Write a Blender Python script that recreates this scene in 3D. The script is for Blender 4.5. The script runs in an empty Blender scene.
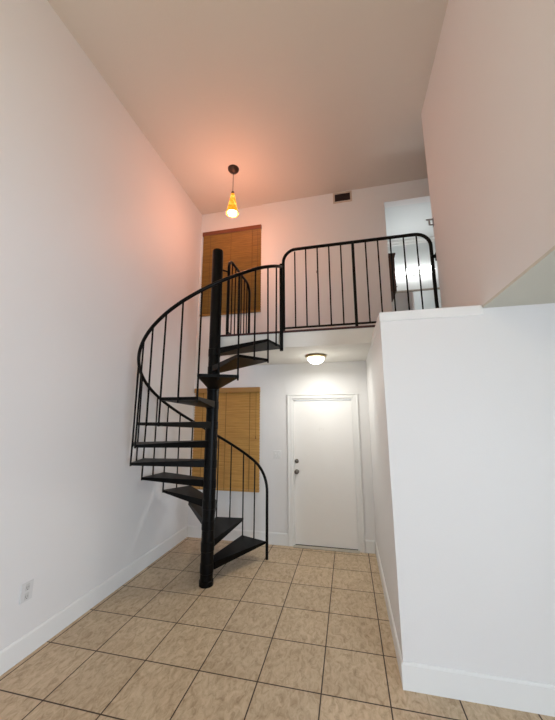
import bpy, bmesh, math, random
from mathutils import Vector, Matrix
random.seed(4)
scene = bpy.context.scene
COL = scene.collection
PI = math.pi

# ------------------------------------------------------------------ dimensions (metres; back wall y=0, left wall x=0)
ZC = 5.49                      # high ceiling
ZF, ZS = 2.813, 2.612          # loft floor, soffit under it
LY = -1.157                    # loft front edge
XB, YF, ZB = 2.775, -2.125, 2.637   # partition: left face, front face, ledge height
XR = 3.532                     # upper right wall face
REAR = -13.0                    # wall behind the camera
XE = 5.6                       # far right wall under the soffit
TILE, TX, TY = 0.436, 1.796, -0.543
PX, PY, R = 0.898, -1.209, 0.857    # spiral stair
A1, DA, W, H = 1.211, 0.4427, 0.4662, 0.2177

# ------------------------------------------------------------------ materials
def new_mat(name):
    m = bpy.data.materials.new(name); m.use_nodes = True
    nt = m.node_tree
    return m, nt, nt.nodes['Principled BSDF']

def mix_col(nt, a, b, fac):
    n = nt.nodes.new('ShaderNodeMix'); n.data_type = 'RGBA'
    n.inputs[6].default_value = (*a, 1); n.inputs[7].default_value = (*b, 1)
    nt.links.new(fac, n.inputs[0])
    return n.outputs[2]

def noise(nt, scale, detail=4, rough=.5, vec=None, dist=0):
    n = nt.nodes.new('ShaderNodeTexNoise')
    n.inputs['Scale'].default_value = scale; n.inputs['Detail'].default_value = detail
    n.inputs['Roughness'].default_value = rough; n.inputs['Distortion'].default_value = dist
    if vec: nt.links.new(vec, n.inputs['Vector'])
    return n.outputs['Fac']

def objco(nt, scale=(1, 1, 1), rot=(0, 0, 0), loc=(0, 0, 0)):
    c = nt.nodes.new('ShaderNodeTexCoord'); m = nt.nodes.new('ShaderNodeMapping')
    m.inputs['Scale'].default_value = scale; m.inputs['Rotation'].default_value = rot; m.inputs['Location'].default_value = loc
    nt.links.new(c.outputs['Object'], m.inputs['Vector'])
    return m.outputs['Vector']

def ramp(nt, fac, stops):
    n = nt.nodes.new('ShaderNodeValToRGB'); e = n.color_ramp.elements
    e[0].position, e[0].color = stops[0][0], (*stops[0][1], 1)
    e[1].position, e[1].color = stops[-1][0], (*stops[-1][1], 1)
    for p, c in stops[1:-1]:
        k = e.new(p); k.color = (*c, 1)
    nt.links.new(fac, n.inputs[0])
    return n.outputs[0]

def bump(nt, bsdf, height, strength, dist=.01):
    n = nt.nodes.new('ShaderNodeBump'); n.inputs['Strength'].default_value = strength; n.inputs['Distance'].default_value = dist
    nt.links.new(height, n.inputs['Height']); nt.links.new(n.outputs[0], bsdf.inputs['Normal'])

def paint(name, c, rough=.6, var=.03, bumps=.15, bscale=120):
    m, nt, b = new_mat(name)
    v = objco(nt)
    f = noise(nt, 1.3, 3, vec=v)
    d = tuple(max(0, x * (1 - var * 2)) for x in c)
    nt.links.new(mix_col(nt, d, c, f), b.inputs['Base Color'])
    b.inputs['Roughness'].default_value = rough
    if bumps: bump(nt, b, noise(nt, bscale, 2, vec=v), bumps, .002)
    return m

def plain(name, c, rough=.5, metal=0, nscale=40, var=.1):
    m, nt, b = new_mat(name)
    f = noise(nt, nscale, 3, vec=objco(nt))
    nt.links.new(mix_col(nt, tuple(x * (1 - var) for x in c), tuple(min(1, x * (1 + var)) for x in c), f), b.inputs['Base Color'])
    b.inputs['Roughness'].default_value = rough; b.inputs['Metallic'].default_value = metal
    return m

def glow(name, c, strength, base=(.9, .9, .9)):
    m, nt, b = new_mat(name)
    f = noise(nt, 25, 2, vec=objco(nt))
    nt.links.new(mix_col(nt, tuple(x * .92 for x in c), c, f), b.inputs['Emission Color'])
    b.inputs['Base Color'].default_value = (*base, 1)
    b.inputs['Emission Strength'].default_value = strength
    b.inputs['Roughness'].default_value = .3
    return m

M = {}
M['wall'] = paint('wall_paint', (.81, .80, .795), .55, .015, .2, 90)
M['ceil'] = paint('ceiling_paint', (.77, .725, .66), .7, .02, .5, 60)
M['soffit'] = paint('soffit_paint', (.80, .78, .74), .7, .02, .3, 60)
M['trim'] = paint('trim_paint', (.84, .84, .83), .35, .01, 0)
M['door'] = paint('door_paint', (.91, .90, .89), .35, .012, .06, 14)
M['steel'] = plain('black_steel', (.0022, .0019, .0017), .36, 0, 60, .35)
M['steel'].node_tree.nodes['Principled BSDF'].inputs['Specular IOR Level'].default_value = .13
M['tread'] = plain('black_tread', (.0026, .0023, .002), .42, 0, 30, .4)
M['tread'].node_tree.nodes['Principled BSDF'].inputs['Specular IOR Level'].default_value = .09
M['plastic'] = plain('white_plastic', (.70, .70, .70), .35, 0, 20, .02)
M['plastic2'] = plain('outlet_plastic', (.60, .60, .59), .4, 0, 20, .04)
M['switch'] = plain('switch_plastic', (.77, .77, .765), .35, 0, 20, .02)
M['slot'] = plain('socket_dark', (.16, .16, .16), .6)
M['nickel'] = plain('satin_nickel', (.20, .18, .16), .3, 1, 60, .1)
M['bronze'] = plain('dark_bronze', (.045, .025, .018), .4, .4, 40, .2)
M['brass'] = plain('antique_brass', (.36, .27, .13), .35, .8, 40, .15)
M['vent'] = plain('vent_brown', (.035, .022, .022), .55, 0, 30, .2)
M['ventframe'] = plain('vent_frame', (.60, .50, .42), .5, 0, 30, .06)
M['thresh'] = plain('threshold_stone', (.50, .45, .38), .4, 0, 50, .2)
M['rubber'] = plain('door_sweep', (.03, .028, .025), .7)
M['carpet'] = plain('loft_carpet', (.20, .10, .085), .9, 0, 200, .2)
M['nosing'] = plain('loft_edge', (.045, .012, .012), .6, 0, 60, .2)
M['lampglass'] = glow('frosted_bulb', (1, .93, .85), 8)
M['dome'] = glow('frosted_dome', (1, .98, .86), 4.5)
M['bulb'] = glow('vanity_bulb', (1, .99, .97), 7.5)
M['bath'] = paint('bath_paint', (.74, .77, .77), .6, .015, .1, 60)
M['steelwhite'] = plain('white_metal', (.72, .72, .74), .3, .3, 30, .05)

def mk_amber():
    m, nt, b = new_mat('amber_glass')
    v = objco(nt, (1, 1, .45))
    f = noise(nt, 22, 3, .6, v, 1.5)
    col = ramp(nt, f, [(.35, (.85, .22, .005)), (.5, (1, .42, .02)), (.62, (1, .72, .16))])
    nt.links.new(col, b.inputs['Base Color']); nt.links.new(col, b.inputs['Emission Color'])
    b.inputs['Emission Strength'].default_value = .8
    b.inputs['Roughness'].default_value = .15
    return m
M['amber'] = mk_amber()

def mk_wood(name, c1, c2, rough, sc=(1, 14, 30)):
    m, nt, b = new_mat(name)
    f = noise(nt, 3, 4, .6, objco(nt, sc), .6)
    nt.links.new(ramp(nt, f, [(.3, c1), (.7, c2)]), b.inputs['Base Color'])
    b.inputs['Roughness'].default_value = rough
    return m
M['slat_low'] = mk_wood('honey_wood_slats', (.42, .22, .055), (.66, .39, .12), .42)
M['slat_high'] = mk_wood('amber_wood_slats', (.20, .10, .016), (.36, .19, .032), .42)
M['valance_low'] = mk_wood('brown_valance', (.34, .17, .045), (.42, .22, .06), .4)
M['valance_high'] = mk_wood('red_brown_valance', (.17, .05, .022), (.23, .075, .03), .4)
M['cord'] = plain('ladder_cord', (.20, .105, .035), .8)
M['cabinet'] = mk_wood('dark_cherry_wood', (.045, .014, .008), (.09, .028, .014), .35, (6, 6, 1))

def mk_floor():
    m, nt, b = new_mat('floor_tile')
    v = objco(nt, loc=(-TX, -TY, 0))
    br = nt.nodes.new('ShaderNodeTexBrick'); br.offset = 0; br.squash = 1
    br.inputs['Scale'].default_value = 1; br.inputs['Brick Width'].default_value = TILE; br.inputs['Row Height'].default_value = TILE
    br.inputs['Mortar Size'].default_value = .0050; br.inputs['Mortar Smooth'].default_value = .25; br.inputs['Bias'].default_value = 0
    br.inputs['Color1'].default_value = (1, 1, 1, 1); br.inputs['Color2'].default_value = (.82, .82, .82, 1)
    nt.links.new(v, br.inputs['Vector'])
    f1 = noise(nt, 26, 6, .68, objco(nt, (1, .55, 1), (0, 0, .6)), .9)
    f2 = noise(nt, 4.5, 3, .5, v, .3)
    c1 = ramp(nt, f1, [(.28, (.37, .255, .15)), (.42, (.55, .41, .265)), (.55, (.665, .52, .355)), (.74, (.76, .61, .435))])
    mx = nt.nodes.new('ShaderNodeMix'); mx.data_type = 'RGBA'; mx.blend_type = 'MULTIPLY'; mx.inputs[0].default_value = .5
    nt.links.new(c1, mx.inputs[6]); nt.links.new(br.outputs['Color'], mx.inputs[7])
    mo = nt.nodes.new('ShaderNodeMix'); mo.data_type = 'RGBA'; mo.blend_type = 'MULTIPLY'; mo.inputs[0].default_value = .6
    nt.links.new(mx.outputs[2], mo.inputs[6]); nt.links.new(ramp(nt, f2, [(.3, (.82, .78, .74)), (.7, (1, 1, 1))]), mo.inputs[7])
    g = nt.nodes.new('ShaderNodeMix'); g.data_type = 'RGBA'
    nt.links.new(br.outputs['Fac'], g.inputs[0]); nt.links.new(mo.outputs[2], g.inputs[6]); g.inputs[7].default_value = (.05, .024, .009, 1)
    nt.links.new(g.outputs[2], b.inputs['Base Color'])
    b.inputs['Roughness'].default_value = .42
    b.inputs['Specular IOR Level'].default_value = .35
    inv = nt.nodes.new('ShaderNodeMath'); inv.operation = 'MULTIPLY_ADD'; inv.inputs[1].default_value = -1; 
    nt.links.new(br.outputs['Fac'], inv.inputs[0]); nt.links.new(f1, inv.inputs[2])
    bump(nt, b, inv.outputs[0], .25, .004)
    return m
M['floor'] = mk_floor()

def mk_glass():
    m, nt, b = new_mat('window_glass')
    b.inputs['Base Color'].default_value = (.95, .97, .97, 1)
    b.inputs['Transmission Weight'].default_value = 1; b.inputs['Roughness'].default_value = .02; b.inputs['IOR'].default_value = 1.05
    return m
M['glass'] = mk_glass()
def mk_mirror():
    m, nt, b = new_mat('mirror_glass')
    b.inputs['Base Color'].default_value = (.82, .86, .85, 1); b.inputs['Metallic'].default_value = 1; b.inputs['Roughness'].default_value = .04
    return m
M['mirror'] = mk_mirror()

# ------------------------------------------------------------------ mesh helpers
def box(bm, x0, x1, y0, y1, z0, z1, bev=0):
    ps = [(x0, y0, z0), (x1, y0, z0), (x1, y1, z0), (x0, y1, z0), (x0, y0, z1), (x1, y0, z1), (x1, y1, z1), (x0, y1, z1)]
    vs = [bm.verts.new(p) for p in ps]
    fs = [bm.faces.new([vs[i] for i in f]) for f in ((0, 3, 2, 1), (4, 5, 6, 7), (0, 1, 5, 4), (1, 2, 6, 5), (2, 3, 7, 6), (3, 0, 4, 7))]
    if bev:
        es = list({e for f in fs for e in f.edges})
        bmesh.ops.bevel(bm, geom=es, offset=bev, segments=2, affect='EDGES', profile=.5)

def tube(bm, pts, r, n=10, cap=True):
    pts = [Vector(p) for p in pts]
    rs = r if isinstance(r, (list, tuple)) else [r] * len(pts)
    rings = []
    t0 = (pts[1] - pts[0]).normalized()
    nrm = t0.orthogonal().normalized()
    for i, p in enumerate(pts):
        t = ((pts[min(i + 1, len(pts) - 1)] - pts[i]).normalized() + (pts[i] - pts[max(i - 1, 0)]).normalized())
        t = t.normalized() if t.length > 1e-6 else t0
        nrm = (nrm - t * nrm.dot(t))
        nrm = nrm.normalized() if nrm.length > 1e-6 else t.orthogonal().normalized()
        bi = t.cross(nrm)
        rings.append([bm.verts.new(p + (nrm * math.cos(2 * PI * k / n) + bi * math.sin(2 * PI * k / n)) * rs[i]) for k in range(n)])
    for a, b in zip(rings, rings[1:]):
        for k in range(n):
            bm.faces.new((a[k], a[(k + 1) % n], b[(k + 1) % n], b[k]))
    if cap:
        bm.faces.new(rings[0][::-1]); bm.faces.new(rings[-1])

def lathe(bm, prof, c=(0, 0, 0), n=32, cap=True):
    c = Vector(c); rings = []
    for r, z in prof:
        if r < 1e-5: rings.append([bm.verts.new(c + Vector((0, 0, z)))])
        else: rings.append([bm.verts.new(c + Vector((r * math.cos(2 * PI * k / n), r * math.sin(2 * PI * k / n), z))) for k in range(n)])
    for a, b in zip(rings, rings[1:]):
        for k in range(n):
            if len(a) == 1 and len(b) == 1: continue
            if len(a) == 1: bm.faces.new((a[0], b[(k + 1) % n], b[k]))
            elif len(b) == 1: bm.faces.new((a[k], a[(k + 1) % n], b[0]))
            else: bm.faces.new((a[k], a[(k + 1) % n], b[(k + 1) % n], b[k]))
    if cap:
        for rg in (rings[0], rings[-1]):
            if len(rg) > 2: bm.faces.new(rg)

def prism(bm, poly, z0, z1, bev=0):
    lo = [bm.verts.new((x, y, z0)) for x, y in poly]; hi = [bm.verts.new((x, y, z1)) for x, y in poly]
    n = len(poly)
    fs = [bm.faces.new(lo[::-1]), bm.faces.new(hi)]
    for k in range(n): fs.append(bm.faces.new((lo[k], lo[(k + 1) % n], hi[(k + 1) % n], hi[k])))
    if bev:
        bmesh.ops.bevel(bm, geom=list({e for f in fs for e in f.edges}), offset=bev, segments=1, affect='EDGES')

def obj(name, bm, mat, parent=None, smooth=False, local=True):
    bmesh.ops.recalc_face_normals(bm, faces=bm.faces[:])
    me = bpy.data.meshes.new(name)
    if parent is not None and local:
        bm.transform(Matrix.Translation(-world_loc(parent)))
    bm.to_mesh(me); bm.free()
    for m in (mat if isinstance(mat, (list, tuple)) else [mat]): me.materials.append(m)
    if smooth:
        me.shade_smooth()
        me.set_sharp_from_angle(angle=math.radians(38))
    o = bpy.data.objects.new(name, me); COL.objects.link(o)
    if parent is not None: o.parent = parent
    return o

def world_loc(o):
    v = Vector(o.location)
    while o.parent: o = o.parent; v += o.location
    return v

def BM(): return bmesh.new()

def struct(name, bm, mat, label=None, cat=None, parent=None, smooth=False):
    o = obj(name, bm, mat, parent, smooth); o['kind'] = 'structure'
    if label: o['label'] = label
    if cat: o['category'] = cat
    return o

def thing(name, loc, label, cat, group=None, kind=None):
    o = bpy.data.objects.new(name, None); COL.objects.link(o); o.location = loc
    o.empty_display_size = .05
    o['label'] = label; o['category'] = cat
    if group: o['group'] = group
    if kind: o['kind'] = kind
    return o

def bxo(name, mat, parent, *a, bev=0):
    b = BM(); box(b, *a, bev); return obj(name, b, mat, parent)

def wall_holes(bm, u0, u1, z0, z1, holes, y0, y1):
    """solid wall in the x-z plane between y0 and y1, with rectangular openings (shared, watertight grid)"""
    us = sorted({u0, u1, *[h[0] for h in holes], *[h[1] for h in holes]})
    zs = sorted({z0, z1, *[h[2] for h in holes], *[h[3] for h in holes]})
    solid = lambda i, j: 0 <= i < len(us) - 1 and 0 <= j < len(zs) - 1 and not any(
        h[0] - 1e-6 <= us[i] and us[i + 1] <= h[1] + 1e-6 and h[2] - 1e-6 <= zs[j] and zs[j + 1] <= h[3] + 1e-6 for h in holes)
    vc = {}
    def V(i, y, j):
        k = (i, y, j)
        if k not in vc: vc[k] = bm.verts.new((us[i], y, zs[j]))
        return vc[k]
    for i in range(len(us) - 1):
        for j in range(len(zs) - 1):
            if not solid(i, j): continue
            for y in (y0, y1): bm.faces.new((V(i, y, j), V(i + 1, y, j), V(i + 1, y, j + 1), V(i, y, j + 1)))
            for di, dj, a, b in ((-1, 0, (i, j), (i, j + 1)), (1, 0, (i + 1, j), (i + 1, j + 1)), (0, -1, (i, j), (i + 1, j)), (0, 1, (i, j + 1), (i + 1, j + 1))):
                if not solid(i + di, j + dj):
                    bm.faces.new((V(a[0], y0, a[1]), V(b[0], y0, b[1]), V(b[0], y1, b[1]), V(a[0], y1, a[1])))

# ------------------------------------------------------------------ setting
DL, DR, DH = 1.655, 2.560, 2.068           # door opening
WL, WR_ = 0.034, 1.146
LZ0, LZ1, UZ0, UZ1 = .695, 2.257, 3.503, 5.088
OL, OR_, OZ = 3.196, 4.08, 5.175           # loft doorway

b = BM(); box(b, -.12, XE + .12, REAR - .12, .12, -.1, 0)
struct('floor', b, M['floor'], 'beige ceramic tiled floor with dark brown grout lines', 'floor')
b = BM(); box(b, -.12, XE + .12, REAR - .12, .12, ZC, ZC + .12)
struct('ceiling', b, M['ceil'], 'high flat ceiling above the stair and the pendant lamp', 'ceiling')
b = BM(); box(b, -.12, 0, REAR, 0, 0, ZC)
struct('wall_left', b, M['wall'], 'tall white wall beside the spiral staircase', 'wall')
b = BM()
wall_holes(b, -.12, XE + .12, 0, ZC, [(WL, WR_, LZ0, LZ1), (WL, WR_, UZ0, UZ1), (DL, DR, 0, DH), (OL, OR_, ZF, OZ)], 0, .12)
struct('wall_back', b, M['wall'], 'white wall with the entry door, two blinds and the loft doorway', 'wall')
# loft wall furring: the plaster right of the upper window stands slightly proud
b = BM(); wall_holes(b, 1.165, XE, ZF, ZC, [(OL, OR_, ZF, OZ)], -.022, 0)
struct('wall_loft', b, M['wall'], 'loft wall standing slightly proud of the upper window niche', 'wall')
# partition box (wall around the room under the loft)
prof = [(LY, ZB - .06), (YF, ZB - .06), (YF, 0), (0, 0), (0, ZS), (LY, ZS)]
b = BM()
va = [b.verts.new((XB, y, z)) for y, z in prof]; vb = [b.verts.new((XB + .11, y, z)) for y, z in prof]
b.faces.new(va); b.faces.new(vb[::-1])
for k in range(6): b.faces.new((va[k], va[(k + 1) % 6], vb[(k + 1) % 6], vb[k]))
struct('wall_partition_side', b, M['wall'], 'white partition wall running from the entry door towards the room', 'wall')
b = BM(); box(b, XB + .11, XR, YF, YF + .11, 0, ZB - .06); box(b, XR, XE, YF, YF + .11, 0, ZS)
struct('wall_partition_front', b, M['wall'], 'white partition wall facing the room below the ledge', 'wall')
b = BM(); box(b, XB - .006, XR, YF - .01, LY, ZB - .08, ZB, .006)
struct('trim_1', b, M['trim'], 'white ledge cap along the top of the partition wall', 'ledge')
# loft slab
b = BM(); box(b, .952, XE, LY, 0, ZS, ZF - .012)
struct('ceiling_soffit', b, M['soffit'], 'underside and white edge of the loft floor', 'ceiling')
b = BM(); box(b, .952, XE, LY + .004, 0, ZF - .012, ZF)
struct('floor_loft', b, M['carpet'], 'loft floor behind the black railing', 'floor')
b = BM(); box(b, .955, XB + .3, LY - .012, LY + .004, ZF - .022, ZF + .002)
struct('trim_2', b, M['nosing'], 'thin dark red strip along the loft edge', 'trim')
# upper right wall and the lower ceiling it stands on
b = BM(); box(b, XR, XR + .12, REAR, LY - .01, ZS + .02, ZC); box(b, XR + .12, XE, LY - .13, LY - .01, ZS + .02, ZC)
struct('wall_right_upper', b, M['wall'], 'tall upper wall above the lower ceiling', 'wall')
b = BM(); box(b, XR, XE, REAR, YF, ZS, ZS + .02)
box(b, XR + .12, XE, REAR, YF + .1, ZS + .02, ZS + .1)
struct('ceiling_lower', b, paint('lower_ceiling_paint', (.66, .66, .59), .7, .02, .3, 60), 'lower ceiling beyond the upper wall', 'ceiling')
b = BM(); box(b, XE, XE + .12, REAR, 0, 0, ZC)
struct('wall_right', b, M['wall'], 'outer wall under the lower ceiling', 'wall')
# wall behind the camera with a sliding glass door
b = BM(); wall_holes(b, -.12, XE + .12, 0, ZC, [(.5, 3.3, 0, 2.3)], REAR - .12, REAR)
struct('wall_rear', b, M['wall'], 'wall with the sliding glass door', 'wall')
d = thing('door_2', (1.9, REAR - .06, 0), 'sliding glass door in white frame', 'door', kind='structure')
b = BM()
for x in (.5, 1.87, 3.24): box(b, x, x + .06, REAR - .09, REAR - .03, 0, 2.3)
box(b, .56, 3.24, REAR - .09, REAR - .03, 2.24, 2.3); box(b, .56, 3.24, REAR - .09, REAR - .03, 0, .05)
obj('door_frame', b, M['trim'], d)
b = BM(); box(b, .56, 1.87, REAR - .064, REAR - .058, .05, 2.24); box(b, 1.93, 3.24, REAR - .064, REAR - .058, .05, 2.24)
obj('glass_pane', b, M['glass'], d)

# baseboards
def baseboard(name, pts, label):
    """profile swept along straight runs: list of (axis, fixed, a, b, sign)"""
    bm = BM()
    for ax, f, a, c, s in pts:
        pr = [(0, 0), (.013, 0), (.013, .146), (.0105, .149), (.0105, .153), (.006, .16), (0, .16)]
        A = [bm.verts.new((f + s * o, a, z) if ax == 'x' else (a, f + s * o, z)) for o, z in pr]
        B = [bm.verts.new((f + s * o, c, z) if ax == 'x' else (c, f + s * o, z)) for o, z in pr]
        n = len(pr)
        bm.faces.new(A); bm.faces.new(B[::-1])
        for k in range(n): bm.faces.new((A[k], A[(k + 1) % n], B[(k + 1) % n], B[k]))
    return struct(name, bm, M['trim'], label, 'baseboard')
baseboard('baseboard_left', [('x', 0, REAR, 0, 1)], 'white baseboard along the tall wall behind the staircase')
baseboard('baseboard_back', [('y', 0, .016, DL - .075, -1), ('y', 0, DR + .075, XB - .016, -1)], 'white baseboard on both sides of the entry door')
baseboard('baseboard_partition_side', [('x', XB, YF - .014, -.001, -1)], 'white baseboard along the partition beside the entry door')
baseboard('baseboard_partition_front', [('y', YF, XB, XE, -1)], 'white baseboard under the wide partition face')

# windows
def window(name, z0, z1, label):
    w = thing(name, ((WL + WR_) / 2, .09, z0), label, 'window', kind='structure')
    b = BM()
    box(b, WL, WL + .04, .07, .115, z0, z1); box(b, WR_ - .04, WR_, .07, .115, z0, z1)
    box(b, WL + .04, WR_ - .04, .07, .115, z0, z0 + .04); box(b, WL + .04, WR_ - .04, .07, .115, z1 - .04, z1)
    box(b, WL + .04, WR_ - .04, .075, .11, (z0 + z1) / 2 - .02, (z0 + z1) / 2 + .02)
    obj('window_frame', b, M['trim'], w)
    b = BM(); box(b, WL + .04, WR_ - .04, .09, .096, z0 + .04, (z0 + z1) / 2 - .02); box(b, WL + .04, WR_ - .04, .09, .096, (z0 + z1) / 2 + .02, z1 - .04)
    obj('window_pane', b, M['glass'], w)
window('window_1', LZ0, LZ1, 'window behind the lower wooden blind')
window('window_2', UZ0, UZ1, 'window behind the upper wooden blind')

# entry door
d = thing('door_1', (DL, .03, 0), 'plain white flush entry door with knob and deadbolt', 'door', kind='structure')
b = BM(); box(b, DL + .022, DR - .022, .025, .07, .018, DH - .03, .002)
obj('door_leaf', b, M['door'], d)
b = BM(); box(b, DL + .022, DR - .022, .018, .025, .004, .020)
obj('door_sweep', b, M['rubber'], d)
def knob(name, x, z, prof):
    b = BM(); lathe(b, prof, n=24)
    b.transform(Matrix.Translation((x, .025, z)) @ Matrix.Rotation(PI / 2, 4, 'X'))
    o = obj(name, b, M['nickel'], d, True); return o
k = knob('deadbolt', 1.712, 1.150, [(.031, 0), (.031, .006), (.027, .014), (.02, .016), (.02, .03), (.012, .033), (0, .033)])
bb = BM(); box(bb, 1.709, 1.715, -.010, -.0075, 1.138, 1.162)
obj('keyhole', bb, M['slot'], k)
knob('door_knob', 1.712, 1.003, [(.032, 0), (.032, .005), (.026, .012), (.013, .015), (.012, .03), (.02, .036), (.028, .044), (.031, .053), (.028, .063), (.02, .07), (0, .073)])
b = BM()
for (x, z) in ((2.085, 1.585), ):                  # faint traces left by a removed sign or hook
    for k in range(3):
        box(b, x - .03 + k * .028, x - .027 + k * .028, .0238, .026, z + (.02 if k == 1 else 0), z + .05)
obj('screw_mark', b, plain('mark_grey', (.70, .69, .68), .6), d)
b = BM(); box(b, DL, DR, -.055, .12, 0, .014, .004)
struct('trim_3', b, M['thresh'], 'stone threshold under the entry door', 'threshold')
# casing and jamb
b = BM()
cw = .072
for x0, s in ((DL, -1), (DR, 1)):
    xa, xb = sorted((x0, x0 + s * cw)); box(b, xa, xb, -.016, 0, 0, DH + cw, .003)
    xa, xb = sorted((x0 + s * (cw - .022), x0 + s * cw)); box(b, xa, xb, -.024, -.015, 0, DH + cw, .003)
    xa, xb = sorted((x0, x0 - s * .022)); box(b, xa, xb, 0, .12, .014, DH)
    xa, xb = sorted((x0 - s * .022, x0 - s * .034)); box(b, xa, xb, .072, .12, .014, DH - .02)
box(b, DL - cw - .006, DR + cw + .006, -.030, 0, DH + cw - .022, DH + cw, .003)
box(b, DL, DR, -.016, 0, DH, DH + cw - .022, .003)
box(b, DL + .022, DR - .022, 0, .12, DH - .022, DH)
struct('trim_4', b, M['trim'], 'white door casing around the entry door', 'door frame')

# ------------------------------------------------------------------ blinds
def blind(z0, z1, label, slat_mat, val_mat, vh, x0, x1, flip=1):
    t = thing('window_blind', ((x0 + x1) / 2, -.02, z0), label, 'blind', 'wooden blinds over the two windows')
    b = BM(); box(b, x0 - .006, x1 + .006, -.045, -.033, z1 - vh, z1, .003); box(b, x0 - .006, x0 + .006, -.034, .0, z1 - vh, z1); box(b, x1 - .006, x1 + .006, -.034, .0, z1 - vh, z1)
    obj('valance', b, val_mat, t)
    b = BM(); box(b, x0 + .012, x1 - .012, -.031, .02, z1 - .05, z1 - .004); obj('headrail', b, val_mat, t)
    b = BM(); pitch = .0425; z = z1 - vh - .004; tilt = math.radians(50)
    hw = .031; dy, dz = flip * hw * math.cos(tilt), hw * math.sin(tilt)
    while z > z0 + .035:
        yc = -.008
        # slat: gently crowned strip
        prof = []
        for s in (-1, -.4, .4, 1):
            prof.append((yc - s * dy - .0035 * (1 - s * s), z - s * dz - .001))
        lo = [(y + .0024, zz + .0012) for y, zz in prof]
        ring = prof + lo[::-1]
        A = [b.verts.new((x0, y, zz)) for y, zz in ring]; B = [b.verts.new((x1, y, zz)) for y, zz in ring]
        b.faces.new(A); b.faces.new(B[::-1])
        for k in range(8): b.faces.new((A[k], A[(k + 1) % 8], B[(k + 1) % 8], B[k]))
        z -= pitch
    obj('slats', b, slat_mat, t)
    b = BM(); box(b, x0, x1, -.034, .012, z0, z0 + .034, .003); obj('bottom_rail', b, slat_mat, t)
    for f in (.14, .5, .86):
        x = x0 + (x1 - x0) * f
        b = BM(); box(b, x - .0035, x + .0035, -.0345, -.0325, z0 + .01, z1 - vh + .02); obj('ladder_cord', b, M['cord'], t)
    b = BM(); tube(b, [(x1 - .05, -.048, z1 - vh), (x1 - .05, -.048, z1 - .75)], .0025, 6); tube(b, [(x1 - .05, -.048, z1 - .75), (x1 - .05, -.048, z1 - .79)], [.005, .009], 8)
    obj('pull_cord', b, M['cord'], t)
    return t
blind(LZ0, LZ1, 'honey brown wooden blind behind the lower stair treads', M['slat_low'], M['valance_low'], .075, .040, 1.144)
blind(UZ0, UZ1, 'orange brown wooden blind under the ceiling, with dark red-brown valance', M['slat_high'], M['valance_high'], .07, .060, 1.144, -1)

# ------------------------------------------------------------------ spiral staircase
st = thing('spiral_staircase', (PX, PY, 0), 'black steel spiral staircase with open treads rising to the loft', 'staircase')
b = BM(); lathe(b, [(.078, 0), (.078, .05), (.070, .055), (.070, 3.935), (.066, 3.955), (.04, 3.962), (0, 3.962)], (PX, PY, 0), 36)
obj('center_pole', b, M['steel'], st, True)
def pol(a, r): return (PX + r * math.cos(a), PY + r * math.sin(a))
for k in range(1, 13):
    a = A1 + (k - 1) * DA; zt = k * H + (.02 if k in (9, 10) else .008 if k > 10 else 0)
    o1, o2 = pol(a - W / 2, R), pol(a + W / 2, R)
    ux, uy = math.cos(a), math.sin(a)
    inn = lambda s: (PX + ux * .06 - uy * s * .055, PY + uy * .06 + ux * s * .055)
    # wedge-shaped pan: thin at the outer edge, deeper at the hub
    b = BM()
    cs = [inn(-1), o1, o2, inn(1)]; dep = [.078, .028, .028, .078]
    top = [b.verts.new((x, y, zt)) for x, y in cs]; bot = [b.verts.new((x, y, zt - q)) for (x, y), q in zip(cs, dep)]
    fs = [b.faces.new(top), b.faces.new((bot[0], bot[3], bot[2])), b.faces.new((bot[0], bot[2], bot[1]))]
    for i4 in range(4): fs.append(b.faces.new((top[i4], top[(i4 + 1) % 4], bot[(i4 + 1) % 4], bot[i4])))
    bmesh.ops.bevel(b, geom=[e for e in b.edges if len(e.link_faces) == 2 and e.calc_face_angle(0) > .3], offset=.0025, segments=1, affect='EDGES')
    tr = obj('tread', b, M['tread'], st)
    b = BM(); lathe(b, [(.0705, zt - .095), (.0745, zt - .091), (.0745, zt - .003), (.0705, zt)], (PX, PY, 0), 28, cap=False)
    lathe(b, [(.0703, zt - .095), (.0703, zt)], (PX, PY, 0), 28, cap=False)
    obj('hub_sleeve', b, M['steel'], tr, True, True)
HR = R - .008
def hz(k):                      # handrail height over tread index
    z = .972 + H * k
    if k > 11: z -= (k - 11) ** 1.5 * .03
    return z
# handrail with curved start down to the floor
pts = []
a0 = A1 - .5 * DA
x, y = pol(a0 - .012, HR + .03)
def rail_pt(k): x, y = pol(A1 + (k - 1) * DA, HR); return Vector((x, y, hz(k)))
p0 = Vector((x, y, .80)); p1 = Vector((x, y, hz(.5) - .02)); p2 = rail_pt(1.05)
curve = [p0 * (1 - t) ** 2 + p1 * 2 * t * (1 - t) + p2 * t * t for t in [i / 10 for i in range(11)]]
b = BM(); tube(b, [(x, y, 0), (x, y, .4)] + curve, .0185, 12); obj('newel_post', b, M['steel'], st, True)
kk = 1.05
while kk <= 12.53: pts.append(rail_pt(kk)); kk += .08
ex, ey = pol(A1 + 11 * DA + W / 2, R)
pts.append(Vector((ex - .010, ey, hz(12.53))))
b = BM(); tube(b, pts, .0185, 12); obj('handrail', b, M['steel'], st, True)
for i in range(2, 25):
    k = i / 2
    a = A1 + (k - 1) * DA
    joint = (i % 2 == 1)
    rb = R - .003 if joint else R * math.cos(W / 2) + .009
    bx_, by_ = pol(a, rb); tx_, ty_ = pol(a, HR)
    z0 = math.floor(k) * H - .035
    b = BM(); tube(b, [(bx_, by_, z0), (tx_, ty_, hz(k) - .006)], .0092, 8)
    obj('baluster', b, M['steel'], st, True)
b = BM(); tube(b, [(ex - .010, ey, 2.565), (ex - .010, ey, hz(12.53) + .035)], .021, 12); obj('end_post', b, M['steel'], st, True)

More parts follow.
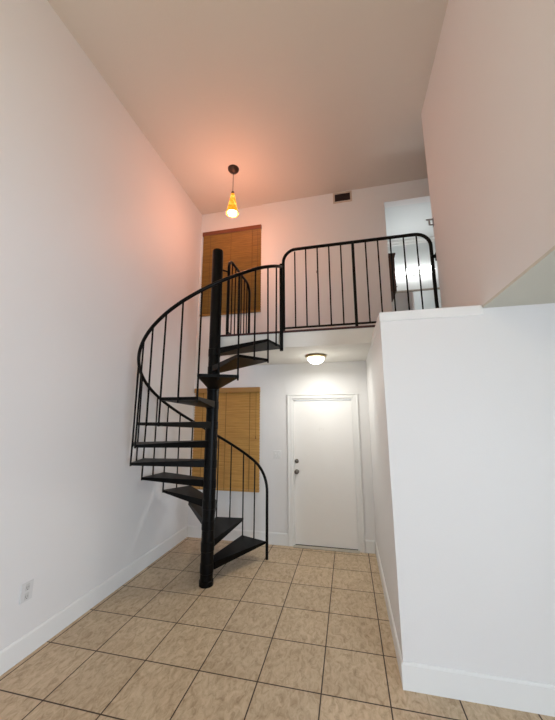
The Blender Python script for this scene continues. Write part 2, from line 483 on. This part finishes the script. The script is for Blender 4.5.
# ------------------------------------------------------------------ loft railings
RY = LY + .045
fr = thing('loft_railing', (1.759, RY, ZF), 'long black steel railing along the loft edge with rounded upper corners', 'railing')
ZT = 3.902; xl, xr = 1.759, 3.503
def arc(cx, cz, r, a0, a1, n=8): return [(cx + r * math.cos(a0 + (a1 - a0) * i / n), RY, cz + r * math.sin(a0 + (a1 - a0) * i / n)) for i in range(n + 1)]
rc = .165
path = [(xl, RY, ZF), (xl, RY, 3.3)] + arc(xl + rc, ZT - rc, rc, PI, PI / 2) + arc(xr - rc, ZT - rc, rc, PI / 2, 0) + [(xr, RY, 3.3), (xr, RY, ZF)]
b = BM(); tube(b, path, .0195, 12); obj('rail_frame', b, M['steel'], fr, True)
b = BM(); box(b, xl, xr, RY - .012, RY + .012, ZF + .040, ZF + .058); obj('bottom_rail', b, M['steel'], fr)
xs = [1.908, 2.048, 2.194, 2.338, 2.483, None, 2.779, 2.921, 3.065, 3.213, 3.356]
for x in xs:
    if x is None: continue
    b = BM(); tube(b, [(x, RY, ZF + .045), (x, RY, ZT - (.03 if x < xl + rc else 0) - .004 if x > xl + .12 else ZT - .012)], .0088, 8); obj('baluster', b, M['steel'], fr, True)
b = BM(); box(b, 2.628 - .017, 2.628 + .017, RY - .017, RY + .017, ZF, ZT - .005, .003); obj('post', b, M['steel'], fr)
b = BM(); tube(b, [(xr, RY, 3.60), (XR + .03, RY, 3.60)], .022, 10); box(b, XR + .024, XR + .034, RY - .035, RY + .035, 3.555, 3.645, .002)
bmesh.ops.translate(b, verts=b.verts[:], vec=(-.012, 0, 0)); obj('wall_bracket', b, M['steel'], fr)

sx = 1.017; y0, y1 = LY + .05, -.22
lr = thing('loft_railing', (sx, y0, ZF), 'short black railing seen end-on between the stair pole and the upper blind', 'railing')
def arcy(cy, cz, r, a0, a1, n=8): return [(sx, cy + r * math.cos(a0 + (a1 - a0) * i / n), cz + r * math.sin(a0 + (a1 - a0) * i / n)) for i in range(n + 1)]
zt2 = 3.882
path = [(sx, y0, ZF), (sx, y0, 3.3)] + arcy(y0 + .12, zt2 - .12, .12, PI, PI / 2) + arcy(y1 - .16, zt2 - .16, .16, PI / 2, 0) + [(sx, y1, 3.3), (sx, y1, ZF)]
b = BM(); tube(b, path, .0195, 12); obj('rail_frame', b, M['steel'], lr, True)
b = BM(); box(b, sx - .012, sx + .012, y0, y1, ZF + .04, ZF + .058); obj('bottom_rail', b, M['steel'], lr)
b = BM(); tube(b, [(PX + .0541, PY + .0464, 3.70), (1.017, LY + .05, 3.69)], .011, 8); obj('pole_brace', b, M['steel'], lr, True)
for i in range(1, 7):
    y = y0 + (y1 - y0) * i / 7
    b = BM(); tube(b, [(sx, y, ZF + .045), (sx, y, zt2 - .005)], .0088, 8); obj('baluster', b, M['steel'], lr, True)

# ------------------------------------------------------------------ pendant lamp
px, py = .951, -.879
pl = thing('pendant_lamp', (px, py, ZC), 'pendant lamp with amber glass cone shade hanging from the high ceiling', 'lamp')
b = BM(); lathe(b, [(0, ZC - .065), (.018, ZC - .065), (.03, ZC - .058), (.066, ZC - .04), (.082, ZC - .018), (.085, ZC)], (px, py, 0), 28); obj('canopy', b, M['bronze'], pl, True)
b = BM(); tube(b, [(px, py, ZC - .06), (px, py, 5.08)], .0045, 8); obj('cord', b, M['bronze'], pl, True)
b = BM(); lathe(b, [(.008, 5.10), (.02, 5.095), (.026, 5.06), (.026, 5.03)], (px, py, 0), 20); obj('lamp_holder', b, M['bronze'], pl, True)
b = BM(); lathe(b, [(.028, 5.055), (.038, 5.00), (.058, 4.90), (.078, 4.80), (.088, 4.735), (.085, 4.735), (.075, 4.80), (.055, 4.90), (.035, 5.00), (.025, 5.055)], (px, py, 0), 32, cap=False); obj('lamp_shade', b, M['amber'], pl, True)
b = BM(); lathe(b, [(0, 4.95), (.02, 4.945), (.03, 4.86), (.060, 4.775), (.066, 4.75), (.055, 4.722), (.035, 4.71), (0, 4.707)], (px, py, 0), 24); obj('bulb', b, M['lampglass'], pl, True)

# ------------------------------------------------------------------ flush ceiling light
fx, fy = 2.092, -.585
cl = thing('ceiling_light', (fx, fy, ZS), 'round flush ceiling light with frosted bowl under the loft', 'light')
b = BM(); lathe(b, [(.135, ZS), (.145, ZS - .012), (.14, ZS - .026), (.122, ZS - .034), (.10, ZS - .034)], (fx, fy, 0), 36); obj('rim', b, M['brass'], cl, True)
b = BM(); lathe(b, [(.118, ZS - .03), (.116, ZS - .05), (.10, ZS - .08), (.072, ZS - .104), (.036, ZS - .118), (0, ZS - .121)], (fx, fy, 0), 36); obj('glass_bowl', b, M['dome'], cl, True)
b = BM(); lathe(b, [(.012, ZS - .118), (.014, ZS - .124), (.009, ZS - .131), (0, ZS - .134)], (fx, fy, 0), 14); obj('finial', b, M['brass'], cl, True)

# ------------------------------------------------------------------ wall vent, outlet, switch
vt = thing('wall_vent', (2.55, -.022, 5.28), 'brown slotted air vent high on the loft wall under the ceiling', 'vent')
vx0, vx1, vz0, vz1 = 2.395, 2.700, 5.285, 5.478
b = BM(); fw = .028
box(b, vx0, vx1, -.034, -.022, vz0, vz0 + fw, .002); box(b, vx0, vx1, -.034, -.022, vz1 - fw, vz1, .002)
box(b, vx0, vx0 + fw, -.034, -.022, vz0 + fw, vz1 - fw, .002); box(b, vx1 - fw, vx1, -.034, -.022, vz0 + fw, vz1 - fw, .002); obj('vent_frame', b, M['ventframe'], vt)
b = BM(); box(b, vx0 + fw, vx1 - fw, -.0245, -.022, vz0 + fw, vz1 - fw); obj('backing', b, M['vent'], vt)
b = BM(); n = 7
for i in range(n):
    z = vz0 + fw + (vz1 - vz0 - 2 * fw) * (i + .5) / n
    A = [(-.033, z - .008), (-.031, z - .009), (-.0245, z + .006), (-.0265, z + .007)]
    va = [b.verts.new((vx0 + fw, y, zz)) for y, zz in A]; vb = [b.verts.new((vx1 - fw, y, zz)) for y, zz in A]
    b.faces.new(va); b.faces.new(vb[::-1])
    for k in range(4): b.faces.new((va[k], va[(k + 1) % 4], vb[(k + 1) % 4], vb[k]))
obj('louvers', b, M['vent'], vt)

ot = thing('wall_outlet', (0, -2.51, .41), 'white double wall socket low on the tall wall above the baseboard', 'outlet')
oy0, oy1, oz0, oz1 = -2.558, -2.466, .405, .538
b = BM(); box(b, 0, .009, oy0, oy1, oz0, oz1, .002); obj('cover_plate', b, M['plastic'], ot)
for zc_ in (.440, .503):
    b = BM(); box(b, .006, .0105, -2.530, -2.494, zc_ - .024, zc_ + .024, .003); s = obj('socket', b, M['plastic2'], ot)
    for yy, hh in ((-2.520, .008), (-2.504, .0065)):
        bb = BM(); box(bb, .0103, .0110, yy - .0015, yy + .0015, zc_ - hh, zc_ + hh); obj('slot', bb, M['slot'], s)
    bb = BM(); box(bb, .0103, .0110, -2.5145, -2.5095, zc_ - .019, zc_ - .013); obj('slot', bb, M['slot'], s)

sw = thing('light_switch', (1.42, 0, 1.185), 'white light switch on the wall beside the entry door', 'switch')
b = BM(); box(b, 1.360, 1.478, -.007, 0, 1.186, 1.296, .002); obj('cover_plate', b, M['switch'], sw)
for xx in (1.396, 1.442):
    b = BM(); box(b, xx - .010, xx + .010, -.0095, -.006, 1.216, 1.266, .002)
    box(b, xx - .004, xx + .004, -.018, -.009, 1.243, 1.255, .001); obj('toggle', b, M['switch'], sw)

hk = thing('wall_hook', (2.085, -.022, 4.08), 'tiny grey hook on the loft wall behind the long railing', 'hook')
b = BM(); box(b, 2.080, 2.090, -.026, -.022, 4.08, 4.125, .001); tube(b, [(2.085, -.025, 4.09), (2.085, -.04, 4.08), (2.085, -.045, 4.093)], .003, 6); obj('hook_body', b, plain('hook_grey', (.25, .18, .15), .5), hk)

# ------------------------------------------------------------------ bathroom seen through the loft doorway
BY = 1.35; BX0, BX1, BZ = 3.08, 4.9, 5.26
b = BM(); box(b, BX0, BX1, .12, BY + .1, ZF - .1, ZF); struct('floor_bathroom', b, M['floor'], 'floor of the room beyond the loft doorway', 'floor')
b = BM(); box(b, BX0, BX1, .12, BY + .1, BZ, BZ + .1); struct('ceiling_bathroom', b, M['bath'], 'pale ceiling beyond the loft doorway', 'ceiling')
b = BM(); box(b, BX0, BX1, BY, BY + .1, ZF, BZ); struct('wall_bathroom_back', b, M['bath'], 'pale wall beyond the loft doorway behind the vanity light', 'wall')
b = BM(); box(b, BX0 - .1, BX0, .12, BY, ZF, BZ); struct('wall_bathroom_left', b, M['bath'], 'side wall beyond the loft doorway holding the cabinet', 'wall')
b = BM(); box(b, BX1, BX1 + .1, .12, BY, ZF, BZ); struct('wall_bathroom_right', b, M['bath'], 'far side wall beyond the loft doorway', 'wall')
b = BM(); box(b, BX0, BX1, BY - .05, BY, BZ - .05, BZ, .01); box(b, BX0, BX1, BY - .02, BY, BZ - .10, BZ - .05, .006)
struct('trim_5', b, M['trim'], 'crown moulding beyond the loft doorway', 'moulding')
cb = thing('wall_cabinet', (BX0, .5, 3.80), 'dark cherry wood wall cabinet just inside the loft doorway', 'cabinet')
cx1, cy0, cy1, cz0, cz1 = 3.345, .34, .86, 3.80, 4.44
b = BM(); box(b, BX0, cx1 - .02, cy0, cy1, cz0, cz1); obj('carcass', b, M['cabinet'], cb)
b = BM(); box(b, BX0, cx1 + .02, cy0 - .02, cy1 + .02, cz1, cz1 + .03, .006); obj('cornice', b, M['cabinet'], cb)
dr = bxo('door', M['cabinet'], cb, cx1 - .02, cx1, cy0 + .005, cy1 - .005, cz0 + .005, cz1 - .005, bev=.003)
b = BM(); tube(b, [(cx1 - .001, cy0 + .06, cz0 + .1), (cx1 + .02, cy0 + .06, cz0 + .1)], [.005, .011], 10); obj('knob', b, M['nickel'], dr)

vl = thing('vanity_light', (3.7, BY, 4.50), 'bar of glowing round bulbs on the wall beyond the loft doorway', 'light')
b = BM(); box(b, 3.32, 4.22, BY - .03, BY, 4.50, 4.60, .004); obj('light_bar', b, M['steelwhite'], vl)
for i in range(5):
    x = 3.40 + i * .185
    b = BM(); bmesh.ops.create_uvsphere(b, u_segments=20, v_segments=12, radius=.075, matrix=Matrix.Translation((x, BY - .085, 4.55))); obj('bulb', b, M['bulb'], vl, True)
    
mr = thing('wall_mirror', (3.7, BY, 3.60), 'wide mirror under the glowing vanity bulbs', 'mirror')
b = BM(); mx0, mx1, mz0, mz1 = 3.20, 4.45, 3.60, 4.20
box(b, mx0, mx1, BY - .025, BY, mz1 - .035, mz1, .004); box(b, mx0, mx1, BY - .025, BY, mz0, mz0 + .035, .004)
box(b, mx0, mx0 + .035, BY - .025, BY, mz0 + .035, mz1 - .035, .004); box(b, mx1 - .035, mx1, BY - .025, BY, mz0 + .035, mz1 - .035, .004)
obj('mirror_frame', b, plain('taupe_frame', (.36, .32, .27), .5), mr)
b = BM(); box(b, mx0 + .035, mx1 - .035, BY - .012, BY, mz0 + .035, mz1 - .035); obj('mirror_glass', b, M['mirror'], mr)

br = thing('wall_bracket', (XR, LY - .03, 3.93), 'small grey metal bracket at the end of the tall upper wall', 'bracket')
b = BM(); box(b, XR - .004, XR, LY - .055, LY - .012, 3.93, 4.03, .001); box(b, XR - .075, XR - .004, LY - .04, LY - .028, 4.012, 4.026); box(b, XR - .05, XR - .036, LY - .045, LY - .025, 3.95, 4.012); box(b, XR - .036, XR - .004, LY - .04, LY - .028, 3.945, 3.957)
obj('bracket_body', b, plain('grey_metal', (.30, .30, .31), .4, .4), br)

# ------------------------------------------------------------------ lights
def area(name, loc, rot, sx, sy, power, col):
    l = bpy.data.lights.new(name, 'AREA'); l.shape = 'RECTANGLE'; l.size = sx; l.size_y = sy; l.energy = power; l.color = col
    o = bpy.data.objects.new(name, l); COL.objects.link(o); o.location = loc; o.rotation_euler = rot; return o
def point(name, loc, power, col, rad):
    l = bpy.data.lights.new(name, 'POINT'); l.energy = power; l.color = col; l.shadow_soft_size = rad
    o = bpy.data.objects.new(name, l); COL.objects.link(o); o.location = loc; return o
area('glass_door_daylight', (1.9, REAR + .02, 1.2), (-PI / 2, 0, 0), 2.7, 2.1, 590, (.80, .89, 1))
area('side_daylight', (XE - .05, -7.2, 1.25), (0, PI / 2, 0), 2.0, 3.0, 235, (.68, .82, 1))
point('pendant_light', (px, py, 4.72), 32, (1, .36, .20), .15)
point('bowl_light', (fx, fy, ZS - .34), 2.2, (1, .98, .86), .09)
area('bowl_downlight', (fx, fy, ZS - .15), (0, 0, 0), .22, .22, 8, (1, .98, .92))
area('vanity_glow', (3.75, BY - .2, 4.55), (-PI / 2, 0, 0), .8, .15, 3.2, (.9, .96, 1))
point('warm_fill', (1.8, -5.4, 4.0), 38, (1, .84, .52), .4)  # added lamp without a fixture, out of view; warms the upper walls and ceiling

w = bpy.data.worlds.new('world'); scene.world = w; w.use_nodes = True
bg = w.node_tree.nodes['Background']; bg.inputs[0].default_value = (.85, .93, 1, 1); bg.inputs[1].default_value = 1.0

# ------------------------------------------------------------------ camera
f, pitch, yaw, roll = 307.17, .1847, -.2221, -.0029
cp, sp, cy, sy = math.cos(pitch), math.sin(pitch), math.cos(yaw), math.sin(yaw)
fw = Vector((sy * cp, cy * cp, sp)); r = Vector((cy, -sy, 0)); u = r.cross(fw)
r2 = r * math.cos(roll) + u * math.sin(roll); u2 = -r * math.sin(roll) + u * math.cos(roll)
cd = bpy.data.cameras.new('camera'); cam = bpy.data.objects.new('camera', cd); COL.objects.link(cam)
m = Matrix((r2, u2, -fw)).transposed().to_4x4(); m.translation = (2.4844, -4.6778, 1.7875)
cam.matrix_world = m
cd.sensor_fit = 'VERTICAL'; cd.sensor_height = 24; cd.lens = f / 720 * 24; cd.clip_start = .05
scene.camera = cam
scene.view_settings.view_transform = 'Standard'
scene.view_settings.look = 'None'
scene.view_settings.exposure = .2
